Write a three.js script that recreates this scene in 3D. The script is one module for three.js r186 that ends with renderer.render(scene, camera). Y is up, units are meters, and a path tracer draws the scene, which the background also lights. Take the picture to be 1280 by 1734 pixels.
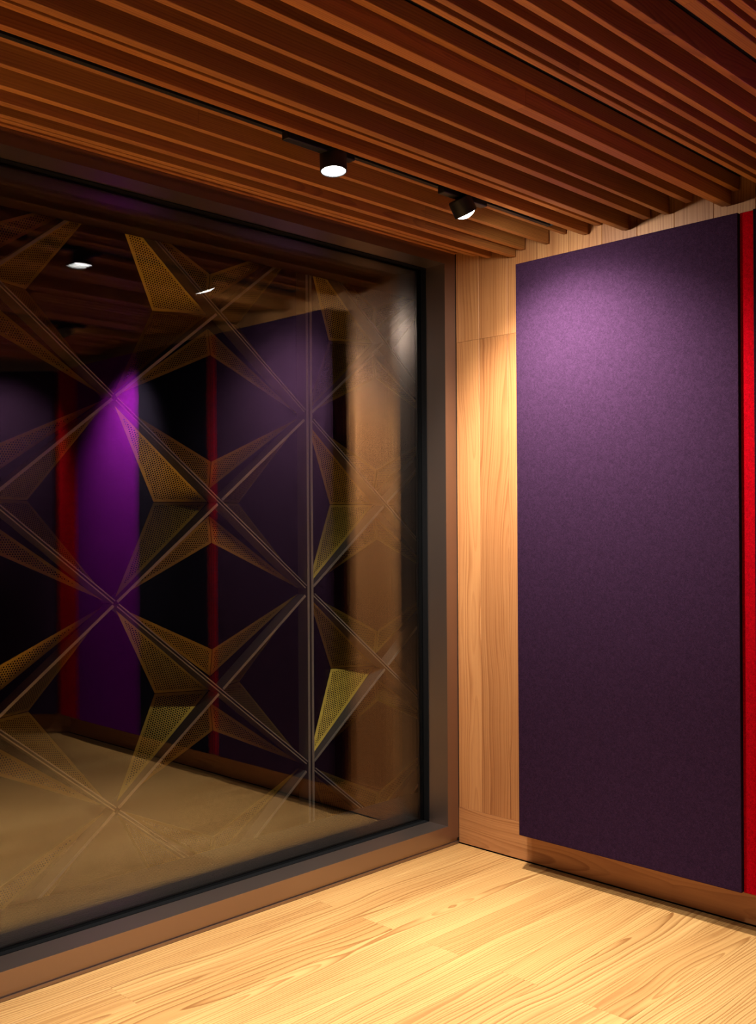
import * as THREE from 'three';
import { mergeGeometries } from 'three/addons/utils/BufferGeometryUtils.js';
import { RoundedBoxGeometry } from 'three/addons/geometries/RoundedBoxGeometry.js';

// ---------------------------------------------------------------- camera, night sky, exposure
const scene = new THREE.Scene();
scene.background = new THREE.Color().setRGB(0.00015, 0.0002, 0.0004);          // night outside
const renderer = new THREE.WebGLRenderer({ antialias: true });
renderer.toneMapping = THREE.LinearToneMapping;
renderer.toneMappingExposure = 1.0;
renderer.shadowMap.enabled = true;
renderer.shadowMap.type = THREE.PCFSoftShadowMap;

const FOCAL = 1716.16, PW = 1280, PH = 1734;
const camera = new THREE.PerspectiveCamera(2 * Math.atan(PH / 2 / FOCAL) * 180 / Math.PI, PW / PH, 0.05, 60);
camera.position.set(3.115, 1.5, 3.6498);
camera.rotation.order = 'YXZ';
camera.rotation.set(0, 0.7844, -0.0063);
camera.setViewOffset(PW, PH, 0, -23.4, PW, PH);                                 // rising front of the view camera
scene.add(camera);

// the lamps' light: one colour for all fittings of the track system
const LAMP_COLOR = new THREE.Color().setRGB(1.0, 0.965, 0.9);

// room, metres: window wall x = 0, panelled wall z = 0, floor y = 0
const SLAT_TOP = 2.796, ROOM_X = 5.3, ROOM_Z = 6.0, BEND = 3.42;

// ---------------------------------------------------------------- helpers
function rng(seed) { let s = seed >>> 0; return () => { s = (s + 0x6D2B79F5) >>> 0; let t = Math.imul(s ^ (s >>> 15), 1 | s); t = (t + Math.imul(t ^ (t >>> 7), 61 | t)) ^ t; return ((t ^ (t >>> 14)) >>> 0) / 4294967296; }; }
const R = rng(77);
function hash(x, y, s) { let h = Math.imul(x, 374761393) + Math.imul(y, 668265263) + Math.imul(s, 2147483647 ^ 1274126177); h = Math.imul(h ^ (h >>> 13), 1274126177); return ((h ^ (h >>> 16)) >>> 0) / 4294967296; }
function noise(x, y, s) {
  const xi = Math.floor(x), yi = Math.floor(y), fx = x - xi, fy = y - yi, u = fx * fx * (3 - 2 * fx), v = fy * fy * (3 - 2 * fy);
  const a = hash(xi, yi, s), b = hash(xi + 1, yi, s), c = hash(xi, yi + 1, s), d = hash(xi + 1, yi + 1, s);
  return a + (b - a) * u + (c - a) * v + (a - b - c + d) * u * v;
}
const fbm = (x, y, s) => noise(x, y, s) * 0.55 + noise(x * 2.1, y * 2.1, s + 7) * 0.3 + noise(x * 4.3, y * 4.3, s + 13) * 0.15;
const names = new Map();
function numbered(n) { const k = names.get(n) ?? 0; names.set(n, k + 1); return k ? `${n}_${String(k).padStart(3, '0')}` : n; }
function mesh(name, geometry, material, parent = scene, label) {
  const m = new THREE.Mesh(geometry, material); m.name = parent === scene ? numbered(name) : name; m.castShadow = m.receiveShadow = true;
  if (label) m.userData.label = label;
  parent.add(m); return m;
}
function group(name, [x, y, z] = [0, 0, 0]) { const g = new THREE.Group(); g.name = numbered(name); g.position.set(x, y, z); scene.add(g); return g; }
function tag(o, label, category, extra) { Object.assign(o.userData, { label, category }, extra || {}); return o; }
function struct(o, label, category) { Object.assign(o.userData, { label, category, kind: 'structure' }); return o; }
function box(x0, x1, y0, y1, z0, z1) { const g = new THREE.BoxGeometry(x1 - x0, y1 - y0, z1 - z0); g.translate((x0 + x1) / 2, (y0 + y1) / 2, (z0 + z1) / 2); return g; }

// a board with chamfered long edges; length along z from 0 to len, cross-section centred on x, y; uv across and along the grain in metres
function board(w, h, len, ch, offU = 0, offV = 0) {
  const a = w / 2, b = h / 2, P = [[-a + ch, -b], [a - ch, -b], [a, -b + ch], [a, b - ch], [a - ch, b], [-a + ch, b], [-a, b - ch], [-a, -b + ch]];
  const pos = [], nor = [], uv = [], idx = []; let per = 0;
  for (let i = 0; i < 8; i++) {
    const p = P[i], q = P[(i + 1) % 8], L = Math.hypot(q[0] - p[0], q[1] - p[1]), nx = (q[1] - p[1]) / L, ny = -(q[0] - p[0]) / L, k = pos.length / 3;
    for (const [s, z] of [[0, 0], [1, 0], [1, 1], [0, 1]]) { const c = s ? q : p; pos.push(c[0], c[1], z * len); nor.push(nx, ny, 0); uv.push(offU + per + s * L, offV + z * len); }
    idx.push(k, k + 1, k + 2, k, k + 2, k + 3); per += L;
  }
  for (const z of [0, 1]) {
    const k = pos.length / 3;
    for (const p of P) { pos.push(p[0], p[1], z * len); nor.push(0, 0, z ? 1 : -1); uv.push(offU + p[0], offV + p[1] * 0.2); }
    for (let i = 1; i < 7; i++) z ? idx.push(k, k + i, k + i + 1) : idx.push(k, k + i + 1, k + i);
  }
  const g = new THREE.BufferGeometry();
  g.setAttribute('position', new THREE.Float32BufferAttribute(pos, 3)); g.setAttribute('normal', new THREE.Float32BufferAttribute(nor, 3));
  g.setAttribute('uv', new THREE.Float32BufferAttribute(uv, 2)); g.setIndex(idx); return g;
}
const upright = (g) => g.rotateX(-Math.PI / 2);                                 // z-long board -> y-long

// ---------------------------------------------------------------- procedural timber, cloth, metal
const toByte = (v) => Math.max(0, Math.min(255, Math.round(v)));
function texture(w, h, fill, srgb, wrapS = THREE.RepeatWrapping, wrapT = THREE.RepeatWrapping) {
  const d = new Uint8Array(w * h * 4);
  for (let y = 0; y < h; y++) for (let x = 0; x < w; x++) { const c = fill(x, y), k = (y * w + x) * 4; d[k] = toByte(c[0]); d[k + 1] = toByte(c[1]); d[k + 2] = toByte(c[2]); d[k + 3] = 255; }
  const t = new THREE.DataTexture(d, w, h, THREE.RGBAFormat); t.magFilter = THREE.LinearFilter; t.minFilter = THREE.LinearMipmapLinearFilter; t.generateMipmaps = true;
  t.wrapS = wrapS; t.wrapT = wrapT; if (srgb) t.colorSpace = THREE.SRGBColorSpace; t.needsUpdate = true; return t;
}
// plain-sawn timber: growth rings of a tilted log cut by the face of the board, fibres, pores
function timber({ seed, W, L, w, h, pale, dark, rings, tilt, spread, line, fibre, figure = 1 }) {
  const r = rng(seed), a0 = W * (0.3 + 0.4 * r()), ph = r() * 10, t = texture(w, h, (x, y) => {
    const a = (x + 0.5) / w * W, l = (y + 0.5) / h * L;
    const sway = (fbm(l * 1.1 + ph, 0.5, seed) - 0.5) * 0.07 * figure, lift = (fbm(l * 0.75, 3.3, seed + 3) - 0.5) * spread;
    const da = a - a0 - sway, dc = lift + tilt * (l - L / 2) + (fbm(a * 12, l * 2.2, seed + 5) - 0.5) * 0.016 * figure;
    const d = Math.sqrt(da * da * 1.2 + dc * dc) + (noise(a * 60, l * 5, seed + 8) - 0.5) * 0.0018;
    const q = d * rings + (noise(d * 40, 1, seed + 2) - 0.5) * 0.9 + (fbm(a * 9, l * 1.6, seed + 71) - 0.5) * 2.2 * figure, f = q - Math.floor(q);
    let late = Math.pow(f, 2.6) * (1 - Math.pow(f, 18)) * (0.35 + 0.9 * hash(Math.floor(q), 5, seed));
    const band = noise(d * 22, l * 0.4, seed + 21);
    const fib = noise(a * 430, l * 7, seed + 31) * 0.6 + noise(a * 210, l * 3, seed + 41) * 0.4;
    const pore = noise(a * 560, l * 22, seed + 51) > 0.83 ? 0.5 + f * 0.5 : 0;
    const cloud = fbm(a * 7, l * 1.3, seed + 61);
    let m = late * line + (band - 0.5) * 0.28 + (fib - 0.5) * fibre + pore * 0.08 + (cloud - 0.5) * 0.3 + 0.22;
    m = Math.max(-0.1, Math.min(1.15, m));
    return [0, 1, 2].map((k) => pale[k] + (dark[k] - pale[k]) * m);
  }, true, THREE.MirroredRepeatWrapping, THREE.MirroredRepeatWrapping);
  t.repeat.set(1 / W, 1 / L); return t;
}
const tinted = (map, c, o) => new THREE.MeshStandardMaterial({ map, color: new THREE.Color().setRGB(...c), roughness: 0.5, ...o });

const floorMaps = [11, 12, 13, 14, 15].map((seed, i) => timber({ seed, W: 0.4, L: 2.4, w: 512, h: 1536, pale: [204, 160, 99], dark: [132, 86, 41], rings: [62, 84, 54, 95, 70][i], tilt: [0.05, -0.07, 0.09, 0.035, -0.06][i], spread: [0.1, 0.16, 0.12, 0.2, 0.1][i], line: 0.85, fibre: 0.19 }));
const floorMats = []; for (const m of floorMaps) for (const c of [[1, 1, 1], [0.93, 0.9, 0.86]]) floorMats.push(tinted(m, c, { roughness: 0.42 }));
const wallMaps = [31, 32, 33, 34].map((seed, i) => timber({ seed, W: 0.4, L: 2.4, w: 512, h: 1536, pale: [196, 139, 86], dark: [136, 79, 39], rings: [62, 52, 75, 66][i], tilt: [0.05, -0.06, 0.035, 0.08][i], spread: 0.14, line: 0.6, fibre: 0.2 }));
const wallMats = []; for (const m of wallMaps) for (const c of [[1, 1, 1], [0.86, 0.82, 0.78], [1.05, 1.06, 1.05]]) wallMats.push(tinted(m, c, { roughness: 0.5 }));
const slatMaps = [51, 52, 53].map((seed, i) => timber({ seed, W: 0.4, L: 2.4, w: 512, h: 1024, pale: [205, 138, 67], dark: [126, 71, 32], rings: [120, 150, 100][i], tilt: 0.03, spread: 0.1, line: 0.5, fibre: 0.26, figure: 0.7 }));
const slatMats = []; for (const m of slatMaps) for (const c of [[1, 1, 1], [0.86, 0.84, 0.82], [0.95, 0.87, 0.78]]) slatMats.push(tinted(m, c, { roughness: 0.55 }));
const pick = (a) => a[Math.floor(R() * a.length)];

// woven wool cloth: heathered threads
const weave = texture(512, 512, (x, y) => {
  const th = ((x >> 1) + (y >> 1)) & 1, n = hash(x >> 1, y, 3) * 0.5 + hash(x, y >> 1, 9) * 0.5, c = noise(x / 9, y / 9, 4);
  const v = 176 + (th ? 18 : -18) + (n - 0.5) * 120 + (c - 0.5) * 26; return [v, v, v];
}, true);
const weaveBump = texture(512, 512, (x, y) => { const v = 128 + (((x >> 1) + (y >> 1)) & 1 ? 45 : -45) + (hash(x, y, 6) - 0.5) * 90; return [v, v, v]; }, false);
for (const t of [weave, weaveBump]) t.repeat.set(2.6, 2.6);
const cloth = (r, g, b) => new THREE.MeshPhysicalMaterial({ map: weave, bumpMap: weaveBump, bumpScale: 0.0006, color: new THREE.Color().setRGB(r, g, b), roughness: 1, specularIntensity: 0.06 });
const PURPLE = cloth(0.052, 0.0205, 0.052), RED = cloth(0.62, 0.0, 0.008), INDIGO = cloth(0.013, 0.009, 0.018), VIOLET = cloth(0.2, 0.006, 0.26);

const brushed = texture(256, 256, (x, y) => { const v = 128 + (hash(1, y, 3) - 0.5) * 30 + (noise(x / 30, y / 2, 5) - 0.5) * 40; return [v, v, v]; }, false);
const BRONZE = new THREE.MeshStandardMaterial({ color: new THREE.Color().setRGB(0.31, 0.23, 0.19), metalness: 0.94, roughness: 0.35, bumpMap: brushed, bumpScale: 0.00004 });
const BRONZE_DARK = new THREE.MeshStandardMaterial({ color: new THREE.Color().setRGB(0.035, 0.03, 0.028), metalness: 0.35, roughness: 0.5 });
const RUBBER = new THREE.MeshPhysicalMaterial({ color: new THREE.Color().setRGB(0.004, 0.004, 0.0045), roughness: 0.85, specularIntensity: 0.2 });
const BLACK = new THREE.MeshStandardMaterial({ color: new THREE.Color().setRGB(0.011, 0.011, 0.012), roughness: 0.45 });
const VOID = new THREE.MeshStandardMaterial({ color: new THREE.Color().setRGB(0.006, 0.006, 0.006), roughness: 0.95 });
const LEDGE = new THREE.MeshStandardMaterial({ color: new THREE.Color().setRGB(0.06, 0.06, 0.062), metalness: 0.3, roughness: 0.5 });
const STEEL = new THREE.MeshStandardMaterial({ color: new THREE.Color().setRGB(0.15, 0.132, 0.12), metalness: 0.4, roughness: 0.5 });
const STEEL_EDGE = new THREE.MeshStandardMaterial({ color: new THREE.Color().setRGB(0.55, 0.48, 0.4), metalness: 0.4, roughness: 0.4 });
const GOLD = new THREE.MeshStandardMaterial({ color: new THREE.Color().setRGB(0.44, 0.3, 0.045), metalness: 0.8, roughness: 0.4, side: THREE.DoubleSide });
const PITCH = 0.011;
const holes = texture(96, 166, (x, y) => {
  const X = (x + 0.5) / 96, Y = (y + 0.5) / 166 * 1.7321; let v = 255;
  for (const [cx, cy] of [[0, 0], [1, 0], [0, 1.7321], [1, 1.7321], [0.5, 0.866]]) if (Math.hypot(X - cx, Y - cy) < 0.32) v = 0;
  return [v, v, v];
}, false);
holes.repeat.set(1 / PITCH, 1 / (PITCH * 1.7321));
const GOLD_PERF = new THREE.MeshStandardMaterial({ color: new THREE.Color().setRGB(0.44, 0.3, 0.045), metalness: 0.8, roughness: 0.4, alphaMap: holes, alphaTest: 0.5, side: THREE.DoubleSide });
const GLASS = new THREE.MeshPhysicalMaterial({ color: new THREE.Color().setRGB(0.93, 0.93, 0.92), transmission: 1, thickness: 0, roughness: 0, ior: 1.6, metalness: 0 });

// ---------------------------------------------------------------- floor: long oak planks running along the window
const floor = group('floor'); struct(floor, 'pale oak plank floor with staggered end joints', 'floor');
mesh('subfloor', box(-0.11, ROOM_X + 0.15, -0.16, -0.019, -0.15, ROOM_Z + 0.15), VOID, floor);
{
  const PLW = 0.165, LEN = 1.966;
  for (let k = -1; ; k++) {
    const x0 = Math.max(0.002, 0.157 + PLW * k), x1 = Math.min(ROOM_X, 0.157 + PLW * (k + 1)); if (x0 >= ROOM_X) break;
    let z = ((k & 1) ? 0.952 : 1.935) - LEN; while (z > 0) z -= LEN;
    for (; z < ROOM_Z; z += LEN) {
      const a = Math.max(0.0, z), b = Math.min(ROOM_Z, z + LEN); if (b - a < 0.02) continue;
      const m = mesh('plank', board(x1 - x0 - 0.0003, 0.018, b - a - 0.0004, 0.0006, R() * 0.4, R() * 4), pick(floorMats), floor);
      m.position.set((x0 + x1) / 2, -0.009, a);
    }
  }
}

// ---------------------------------------------------------------- panelled wall on the right of the photograph (z = 0)
const WB = 0.1648, wallR = group('wall_right'); struct(wallR, 'oak boarded wall beside the window', 'wall');
mesh('backing', box(-0.18, BEND + 0.1, -0.15, 2.95, -0.15, -0.018), VOID, wallR);
for (let k = 0; ; k++) {
  const x0 = k ? 0.14 + WB * (k - 1) : 0.001, x1 = Math.min(BEND, 0.14 + WB * k); if (x0 >= BEND - 0.01) break;
  for (const [y0, y1] of [[0.1725, 2.36], [2.361, 2.8]]) {
    const m = mesh('wall_board', upright(board(x1 - x0 - 0.0012, 0.018, y1 - y0, 0.0014, R() * 0.4, R() * 4)), pick(wallMats), wallR);
    m.position.set((x0 + x1) / 2, y0, -0.009);
  }
}
function skirting(parent, len, place) {                                           // low oak board, grain lying along the wall
  for (let a = 0.001; a < len; a += 2.2) { const b = Math.min(len, a + 2.2), m = mesh('skirting_board', board(0.018, 0.1655, b - a - 0.0006, 0.0008, R() * 0.4, R() * 4), pick(wallMats), parent); place(m, a, b); }
}
skirting(wallR, BEND, (m, a) => { m.rotation.y = Math.PI / 2; m.position.set(a, 0.006 + 0.0828, -0.009); });

// the wall turns 45 degrees into the room at its far end (seen only in the glass)
const wallA = group('wall_corner', [BEND, 0, 0]); wallA.rotation.y = -Math.PI / 4; struct(wallA, 'oak boarded wall across the room corner', 'wall');
{
  const LEN = (ROOM_X - BEND) * Math.SQRT2;
  mesh('backing', box(0, LEN, -0.15, 2.95, -0.12, -0.018), VOID, wallA);
  for (let x = 0.001; x < LEN - 0.02; x += WB) { const w = Math.min(WB, LEN - x); const m = mesh('wall_board', upright(board(w - 0.0008, 0.018, 2.62, 0.0008, R() * 0.4, R() * 4)), pick(wallMats), wallA); m.position.set(x + w / 2, 0.1725, -0.009); }
  skirting(wallA, LEN, (m, a) => { m.rotation.y = Math.PI / 2; m.position.set(a, 0.0888, -0.009); });
}
// the two walls behind the photographer
function plainWall(name, label, w, place) {
  const g = group(name); struct(g, label, 'wall'); place(g);
  mesh('backing', box(0, w, -0.15, 2.95, -0.14, -0.018), VOID, g);
  for (let x = 0.001; x < w - 0.02; x += WB * 2) { const b = Math.min(WB * 2, w - x), m = mesh('fabric_board', upright(board(b - 0.0008, 0.018, 2.79, 0.0008, R() * 0.4, R() * 4)), INDIGO, g); m.position.set(x + b / 2, 0.004, -0.009); }
}
plainWall('wall_back', 'wall of dark indigo fabric boards opposite the window', ROOM_Z - (ROOM_X - BEND), (g) => { g.position.set(ROOM_X, 0, ROOM_X - BEND); g.rotation.y = -Math.PI / 2; });
plainWall('wall_front', 'wall of dark indigo fabric boards behind the photographer', ROOM_X, (g) => { g.position.set(ROOM_X, 0, ROOM_Z); g.rotation.y = Math.PI; });

// ---------------------------------------------------------------- window wall (x = 0): bronze frame, double glazing, ledge and soffit outside
const WZ0 = 0.003, WZ1 = 4.3, FR = 0.078, SILL = 0.095, HEAD = 2.721, DEEP = -0.185;
const win = group('window_1'); struct(win, 'wide floor to ceiling window in a deep bronze frame', 'window');
mesh('sill', mergeGeometries([box(-0.118, 0, 0.0295, SILL, WZ0, WZ1), box(DEEP, -0.118, 0.0295, 0.078, WZ0, WZ1)]), BRONZE, win);
mesh('kick_plate', mergeGeometries([box(-0.1, -0.006, 0, 0.0295, WZ0, WZ1), box(-0.006, 0.001, 0, 0.012, WZ0, WZ1)]), BRONZE, win);
mesh('head', mergeGeometries([box(-0.118, 0, HEAD, 2.79, WZ0, WZ1), box(DEEP, -0.118, HEAD + 0.012, 2.79, WZ0, WZ1)]), BRONZE, win);
mesh('jamb', mergeGeometries([box(-0.118, 0, SILL, HEAD, WZ0, FR), box(DEEP, -0.118, SILL - 0.017, HEAD + 0.012, WZ0, FR - 0.008)]), BRONZE, win);
mesh('jamb', box(DEEP, 0, SILL, HEAD, WZ1 - FR, WZ1), BRONZE, win);
for (const [x0, x1] of [[-0.146, -0.1185], [DEEP, -0.1805]]) mesh('gasket', mergeGeometries([
  box(x0, x1, 0.078, 0.097, FR - 0.008, WZ1 - FR), box(x0, x1, HEAD - 0.004, HEAD + 0.012, FR - 0.008, WZ1 - FR), box(x0, x1, 0.078, HEAD, FR - 0.008, FR + 0.006)]), RUBBER, win);
for (const x of [-0.151, -0.174]) mesh('pane', box(x - 0.005, x + 0.005, 0.0785, HEAD + 0.0115, FR - 0.0075, WZ1 - FR), GLASS, win);
mesh('spacer', mergeGeometries([box(-0.172, -0.156, 0.078, 0.094, FR - 0.008, WZ1 - FR), box(-0.172, -0.156, HEAD, HEAD + 0.012, FR - 0.008, WZ1 - FR), box(-0.172, -0.156, 0.078, HEAD, FR - 0.008, FR + 0.004)]), RUBBER, win);

const wallL = group('wall_left'); struct(wallL, 'oak wall on the window side beyond the window', 'wall');
mesh('backing', box(-0.6, -0.018, -0.15, 2.95, WZ1 + 0.001, ROOM_Z + 0.1), VOID, wallL);
for (let z = WZ1 + 0.001; z < ROOM_Z - 0.02; z += WB * 2) { const b = Math.min(WB * 2, ROOM_Z - z), m = mesh('fabric_board', upright(board(b - 0.0008, 0.018, 2.79, 0.0008, R() * 0.4, R() * 4)), pick(wallMats), wallL); m.rotation.y = Math.PI / 2; m.position.set(-0.009, 0.004, z + b / 2); }

const ledge = group('trim_1'); struct(ledge, 'dark ribbed metal ledge outside the window foot', 'ledge');
mesh('slab', box(-0.585, DEEP - 0.001, -0.3, 0.066, -0.75, WZ1), LEDGE, ledge);
{ const ribs = []; for (let x = -0.58; x < DEEP - 0.01; x += 0.012) ribs.push(box(x, x + 0.006, 0.066, 0.071, -0.75, WZ1)); const m = mesh('ribbing', mergeGeometries(ribs), LEDGE, ledge); m.userData.kind = 'stuff'; }
const soffit = mesh('trim_2', box(-0.6, DEEP - 0.001, HEAD, 2.95, -0.75, WZ1), BRONZE_DARK); struct(soffit, 'dark metal soffit outside the window head', 'soffit');

// ---------------------------------------------------------------- ceiling: timber slats of three depths below a black void
const ceiling = group('ceiling'); struct(ceiling, 'ceiling of warm brown timber slats of uneven depth', 'ceiling');
mesh('void_lining', box(-0.18, ROOM_X + 0.15, SLAT_TOP + 0.004, 2.95, -0.15, ROOM_Z + 0.15), VOID, ceiling);
const slats = [                                                                  // [near edge x0, x1, underside]
  [0.003, 0.021, 2.775], [0.058, 0.080, 2.769], [0.111, 0.133, 2.745], [0.200, 0.223, 2.720], [0.334, 0.361, 2.698], [0.388, 0.413, 2.720], [0.519, 0.540, 2.720], [0.610, 0.629, 2.744],
  [0.712, 0.740, 2.720], [0.776, 0.802, 2.745], [0.904, 0.933, 2.698], [0.999, 1.031, 2.721], [1.093, 1.113, 2.721], [1.186, 1.213, 2.745], [1.331, 1.369, 2.698], [1.378, 1.402, 2.745],
  [1.478, 1.499, 2.745], [1.550, 1.569, 2.720], [1.620, 1.642, 2.720], [1.677, 1.699, 2.720], [1.756, 1.773, 2.720], [1.836, 1.859, 2.720], [1.941, 1.978, 2.720], [1.992, 2.012, 2.720], [2.031, 2.051, 2.720], [2.072, 2.094, 2.720]];
{ const r = rng(5); let x = 2.135; while (x < ROOM_X - 0.06) { const w = 0.02 + 0.018 * r(); if (x + w > 2.165 && x < 2.245) { x = 2.246; continue; } if (x + w > 3.21 && x < 3.29) { x = 3.291; continue; } slats.push([x, x + w, [2.698, 2.72, 2.745, 2.72][Math.floor(r() * 4)]]); x += w + 0.025 + 0.085 * r(); } }
for (const [x0, x1, y] of slats) {
  const zEnd = ROOM_Z - 0.02, zStart = x1 > BEND - 0.02 ? 0.03 + (x1 - BEND) + 0.04 : 0.012;
  let z = zStart - R() * 1.6;
  while (z < zEnd) {
    const b = z + 1.5 + R() * 1.3, a = Math.max(z, zStart), e = Math.min(b, zEnd);
    if (e - a > 0.05) { const m = mesh('slat', board(x1 - x0, SLAT_TOP - y, e - a - 0.0008, 0.0012, R() * 0.4, R() * 4), pick(slatMats), ceiling); m.position.set((x0 + x1) / 2, (SLAT_TOP + y) / 2, a); }
    z = b;
  }
}

// ---------------------------------------------------------------- lighting tracks and spotlights
function track(x, z0, z1, label) {
  const t = group('lighting_track', [x, 0, z0]); tag(t, label, 'lighting track');
  mesh('rail', mergeGeometries([box(-0.035, -0.017, 2.742, 2.7995, 0, z1 - z0), box(0.017, 0.035, 2.742, 2.7995, 0, z1 - z0), box(-0.017, 0.017, 2.765, 2.7995, 0, z1 - z0)]), BLACK, t);
  mesh('end_cap', box(-0.036, 0.036, 2.7415, 2.7995, -0.004, 0), BLACK, t);
}
track(0.671, 0.16, 4.6, 'black lighting track recessed between ceiling slats near the window');
track(2.205, 0.16, 4.9, 'black lighting track farther from the window, out of the picture');

track(3.25, 0.5, 4.6, 'black lighting track at the far side of the room, out of the picture');

const LENS = new THREE.MeshStandardMaterial({ color: 0xffffff, emissive: new THREE.Color().setRGB(1, 0.98, 0.96), emissiveIntensity: 14, roughness: 0.4 });
// a short black cylinder hung from an adapter in the track; aim is the point its axis looks at
function spotlight(x, z, aim, { adapter = [-0.085, 0.205], cd = 30, angle = 50, field = null, dome = 0.07, y = 2.662, label }) {
  const t = group('track_spotlight', [x, 0, z]); tag(t, label, 'spotlight');
  mesh('adapter', new RoundedBoxGeometry(0.033, 0.027, adapter[1] - adapter[0], 2, 0.004).translate(0, 2.7281, (adapter[0] + adapter[1]) / 2), BLACK, t);
  const H = 0.062, RAD = 0.0445, pivot = new THREE.Vector3(0, y + 0.034, 0), dir = new THREE.Vector3(...aim).sub(new THREE.Vector3(x, pivot.y, z)).normalize();
  mesh('stem', new THREE.CylinderGeometry(0.011, 0.011, 2.718 - pivot.y, 16).translate(0, (2.718 + pivot.y) / 2, 0), BLACK, t);
  const q = new THREE.Quaternion().setFromUnitVectors(new THREE.Vector3(0, -1, 0), dir);
  const prof = [[0.0001, 0.028], [RAD - 0.004, 0.028], [RAD, 0.024], [RAD, -0.033], [RAD - 0.0015, -0.0345], [RAD - 0.004, -0.0345], [RAD - 0.004, -0.028], [0.0001, -0.028]].map((p) => new THREE.Vector2(...p));
  const body = mesh('housing', new THREE.LatheGeometry(prof.reverse(), 40), BLACK, t); body.position.copy(pivot); body.quaternion.copy(q);
  const ring = mesh('bezel', new THREE.TorusGeometry(RAD - 0.003, 0.0015, 8, 40).rotateX(Math.PI / 2).translate(0, -0.034, 0), BLACK, body);
  const lens = mesh('lamp_lens', new THREE.SphereGeometry(dome, 36, 12, 0, Math.PI * 2, 0, Math.asin((RAD - 0.0042) / dome)).scale(1, -1, 1).translate(0, Math.sqrt(dome * dome - (RAD - 0.0042) ** 2) - 0.031, 0), LENS, body, 'glowing white lens');
  lens.castShadow = false;
  const s = new THREE.SpotLight(LAMP_COLOR, cd, 0, THREE.MathUtils.degToRad(angle), 1, 2);
  s.name = 'spotlight_beam'; s.position.set(x, pivot.y, z).addScaledVector(dir, 0.033 + dome - Math.sqrt(dome * dome - (RAD - 0.0042) ** 2)); s.target.position.copy(s.position).addScaledVector(dir, 1);
  s.castShadow = true; s.shadow.mapSize.set(2048, 2048); s.shadow.radius = 2; s.shadow.bias = -0.0005;
  scene.add(s, s.target);
  if (field) { const f = s.clone(); f.name = 'spotlight_field'; f.intensity = field[0]; f.angle = THREE.MathUtils.degToRad(field[1]); f.target = s.target; f.shadow.radius = 2; scene.add(f); }   // wide spill round the beam
  return t;
}
spotlight(0.668, 1.395, [0.95, 0, 1.55], { cd: 55, angle: 39, dome: 0.2, label: 'black cylinder spotlight on the track shining straight down' });
spotlight(0.668, 0.742, [0.8, 1.66, 0.118], { cd: 31, angle: 54, field: [5.5, 84], dome: 0.052, adapter: [-0.13, 0.12], label: 'black cylinder spotlight on the track tilted at the purple panel' });
spotlight(2.205, 0.66, [2.4, 2.0, 0.118], { cd: 46, angle: 36, adapter: [-0.13, 0.12], label: 'black spotlight tilted at the violet panel, out of the picture' });
spotlight(2.205, 2.05, [2.1, 0, 1.9], { cd: 18, angle: 48, label: 'black spotlight shining down beside the photographer, out of the picture' });
spotlight(2.205, 3.6, [2.2, 0, 3.5], { cd: 34, angle: 46, label: 'black spotlight shining down behind the photographer, out of the picture' });
spotlight(0.668, 3.5, [1.3, 0, 3.4], { cd: 48, angle: 40, label: 'black spotlight shining down near the window, out of the picture on the left' });

// ---------------------------------------------------------------- fabric panels on the boarded wall
const PY0 = 0.157, PY1 = 2.6295, PZ = 0.118;
function fabricPanel(x0, x1, z1, mat, label, parent) {
  const g = new RoundedBoxGeometry(x1 - x0, PY1 - PY0, z1 - 0.004, 3, 0.0025), p = g.attributes.position, n = g.attributes.normal, uv = g.attributes.uv;
  for (let i = 0; i < p.count; i++) { const ax = Math.abs(n.getX(i)) > 0.7, ay = Math.abs(n.getY(i)) > 0.7; uv.setXY(i, ax ? p.getZ(i) : p.getX(i), ay ? p.getZ(i) : p.getY(i)); }
  const t = new THREE.Group(); t.name = numbered('fabric_panel'); scene.add(t); tag(t, label, 'wall panel');
  mesh('upholstery', g, mat, t).position.set((x0 + x1) / 2, (PY0 + PY1) / 2, 0.004 + (z1 - 0.004) / 2);
  const c = mesh('batten', box(x0 + 0.04 * (x1 - x0), x1 - 0.04 * (x1 - x0), PY0 + 0.1, PY1 - 0.1, 0.0006, 0.0045), VOID, t);
  return t;
}
fabricPanel(0.4408, 1.4440, PZ, PURPLE, 'wide purple wool wall panel lit by a spotlight');
fabricPanel(1.4465, 1.4990, 0.106, RED, 'narrow bright red wall panel right of the lit purple panel');
fabricPanel(1.5015, 2.2850, PZ, INDIGO, 'dark indigo wall panel between the narrow red and the violet panels');
fabricPanel(2.2880, 3.0700, PZ, VIOLET, 'vivid violet wall panel mirrored in the window');
fabricPanel(3.0730, 3.3600, 0.106, RED, 'broad red wall panel mirrored at the left of the window');
{
  const p = fabricPanel(0.06, 2.3, PZ, PURPLE, 'purple wall panel on the angled corner wall mirrored at the far left');
  p.position.set(BEND, 0, 0); p.rotation.y = -Math.PI / 4;
}
spotlight(3.25, 1.05, [3.72, 2.0, 0.3], { cd: 20, angle: 34, y: 2.648, adapter: [-0.1, 0.1], label: 'black spotlight tilted at the angled corner wall, out of the picture' });

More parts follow.
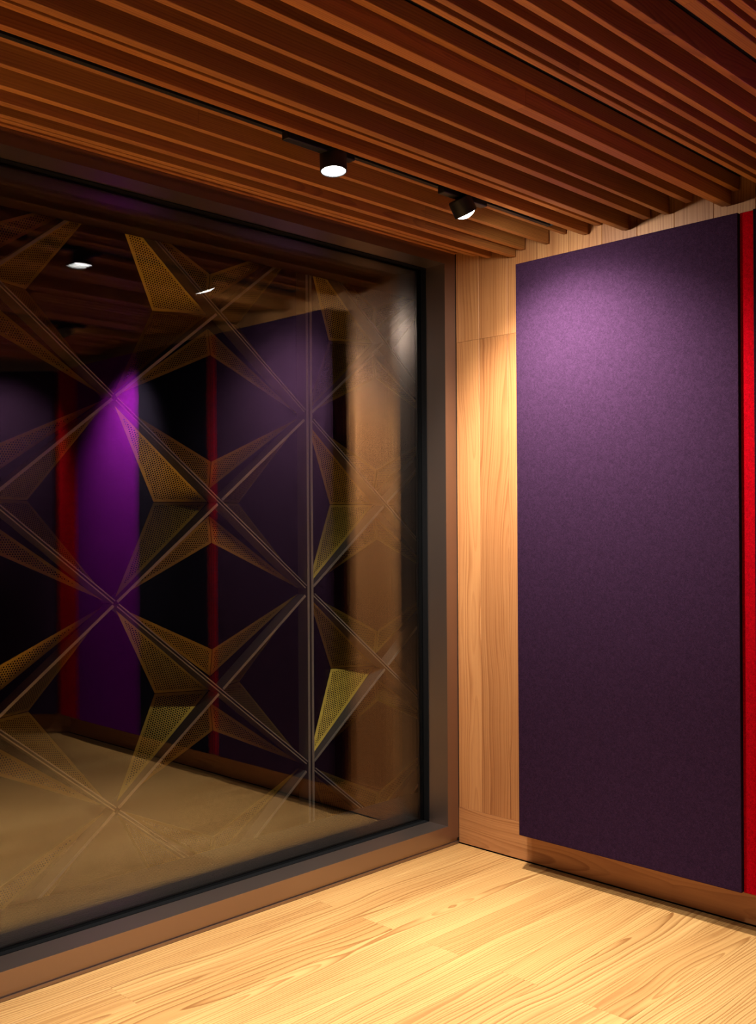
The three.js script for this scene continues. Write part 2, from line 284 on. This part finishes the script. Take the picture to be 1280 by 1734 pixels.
// ---------------------------------------------------------------- facade screen outside: steel lattice carrying perforated golden stars
const CW = 1.067, CH = 0.856, FX = -0.62, YC = [2.468, 1.612, 0.756, -0.1], ZC = [1.98, 0.913, -0.154];
const zm = 0.38, mullion = group('screen_mullion', [FX, 0, zm]); tag(mullion, 'slender upright metal mullion between the gold stars outside the window', 'mullion');
for (const [z0, z1] of [[-0.02, -0.007], [0.005, 0.018]]) { const m = mesh('flange', box(-0.07, 0, -0.5, 3.3, z0, z1), STEEL, mullion); mesh('front_edge', box(0, 0.002, -0.5, 3.3, z0, z1), STEEL_EDGE, m, 'bare metal edge of the flange'); }
mesh('web', box(-0.07, -0.02, -0.5, 3.3, -0.007, 0.005), STEEL, mullion);
// a fin along one diagonal of a cell; pieces are [t0, t1, d0, d1, has a bare front edge] across the fin and in depth
function fin(zA, yA, zB, yB, pieces, parent) {
  const L = Math.hypot(zB - zA, yB - yA), m = mesh('diagonal_fin', mergeGeometries(pieces.map(([t0, t1, d0, d1]) => box(d0, d1, t0, t1, 0, L))), STEEL, parent);
  mesh('front_edge', mergeGeometries(pieces.filter((p) => p[4]).map(([t0, t1, d0, d1]) => box(d1, d1 + 0.002, t0, t1, 0, L))), STEEL_EDGE, m, 'bare metal edge of the fin');
  m.position.set(0, yA, zA); m.rotation.x = -Math.atan2(yB - yA, zB - zA);
}
// a triangular plate: solid rim and perforated field, 2 mm thick; points are [x, y, z]
function plate(A, B, C, parent) {
  const [a, b, c] = [A, B, C].map((p) => new THREE.Vector3(...p)), n = b.clone().sub(a).cross(c.clone().sub(a)).normalize();
  const ex = new THREE.Vector3(0, 0, 1).addScaledVector(n, -n.z).normalize(), ey = n.clone().cross(ex);
  const to = (p) => new THREE.Vector2(p.clone().sub(a).dot(ex), p.clone().sub(a).dot(ey));
  const T = [a, b, c].map(to), la = T[1].distanceTo(T[2]), lb = T[0].distanceTo(T[2]), lc = T[0].distanceTo(T[1]), per = la + lb + lc;
  const inc = new THREE.Vector2((la * T[0].x + lb * T[1].x + lc * T[2].x) / per, (la * T[0].y + lb * T[1].y + lc * T[2].y) / per);
  const area = Math.abs((T[1].x - T[0].x) * (T[2].y - T[0].y) - (T[2].x - T[0].x) * (T[1].y - T[0].y)) / 2, k = 1 - 0.012 / (2 * area / per);
  const I = T.map((p) => inc.clone().lerp(p, k));
  const basis = new THREE.Matrix4().makeBasis(ex, ey, n).setPosition(a);
  const outer = new THREE.Shape(T), hole = new THREE.Path(I); outer.holes.push(hole);
  const rim = new THREE.ExtrudeGeometry(outer, { depth: 0.003, bevelEnabled: false }).translate(0, 0, -0.0015).applyMatrix4(basis);
  const field = new THREE.ExtrudeGeometry(new THREE.Shape(I), { depth: 0.0012, bevelEnabled: false }).translate(0, 0, -0.0006).applyMatrix4(basis);
  const f = mesh('facet', rim, GOLD, parent); mesh('perforated_sheet', field, GOLD_PERF, f, 'perforated gold sheet');
}
const rowName = ['top row', 'second row', 'third row', 'lowest row'], colName = ['cut off by the left picture edge', 'left of the mullion', 'right of the mullion'];
ZC.forEach((zc, j) => YC.forEach((yc, i) => {
  const t = group('star_panel', [FX, yc, zc]); tag(t, `gold perforated metal star outside the window, ${colName[j]}, ${rowName[i]}`, 'facade panel', { group: 'perforated stars of the facade screen' });
  const k = CH / CW, zl = CW / 2 - (j === 2 ? 0.025 : 0.009), zr = CW / 2 - (j === 1 ? 0.027 : 0.009);                     // ends meet the next star or the mullion
  fin(-zr, -k * zr, zl, k * zl, [[-0.009, -0.004, -0.075, 0, 1], [0.004, 0.009, -0.075, 0, 1], [-0.004, 0.004, -0.075, -0.02]], t);
  fin(-zr, k * zr, -0.012, k * 0.012, [[-0.006, 0.006, -0.075, -0.006, 1]], t); fin(0.012, -k * 0.012, zl, -k * zl, [[-0.006, 0.006, -0.075, -0.006, 1]], t);
  for (const sz of [1, -1]) for (const sy of [1, -1]) {
    plate([-0.085, sy * 0.002, sz * 0.012], [-0.18, sy * 0.002, sz * 0.236], [-0.04, sy * 0.405, sz * 0.514], t);      // wing plates, folded back
    plate([-0.09, sy * 0.063, sz * 0.002], [-0.07, sy * 0.185, sz * 0.002], [-0.055, sy * 0.413, sz * 0.5], t);         // upper and lower plates
  }
}));

renderer.render(scene, camera);
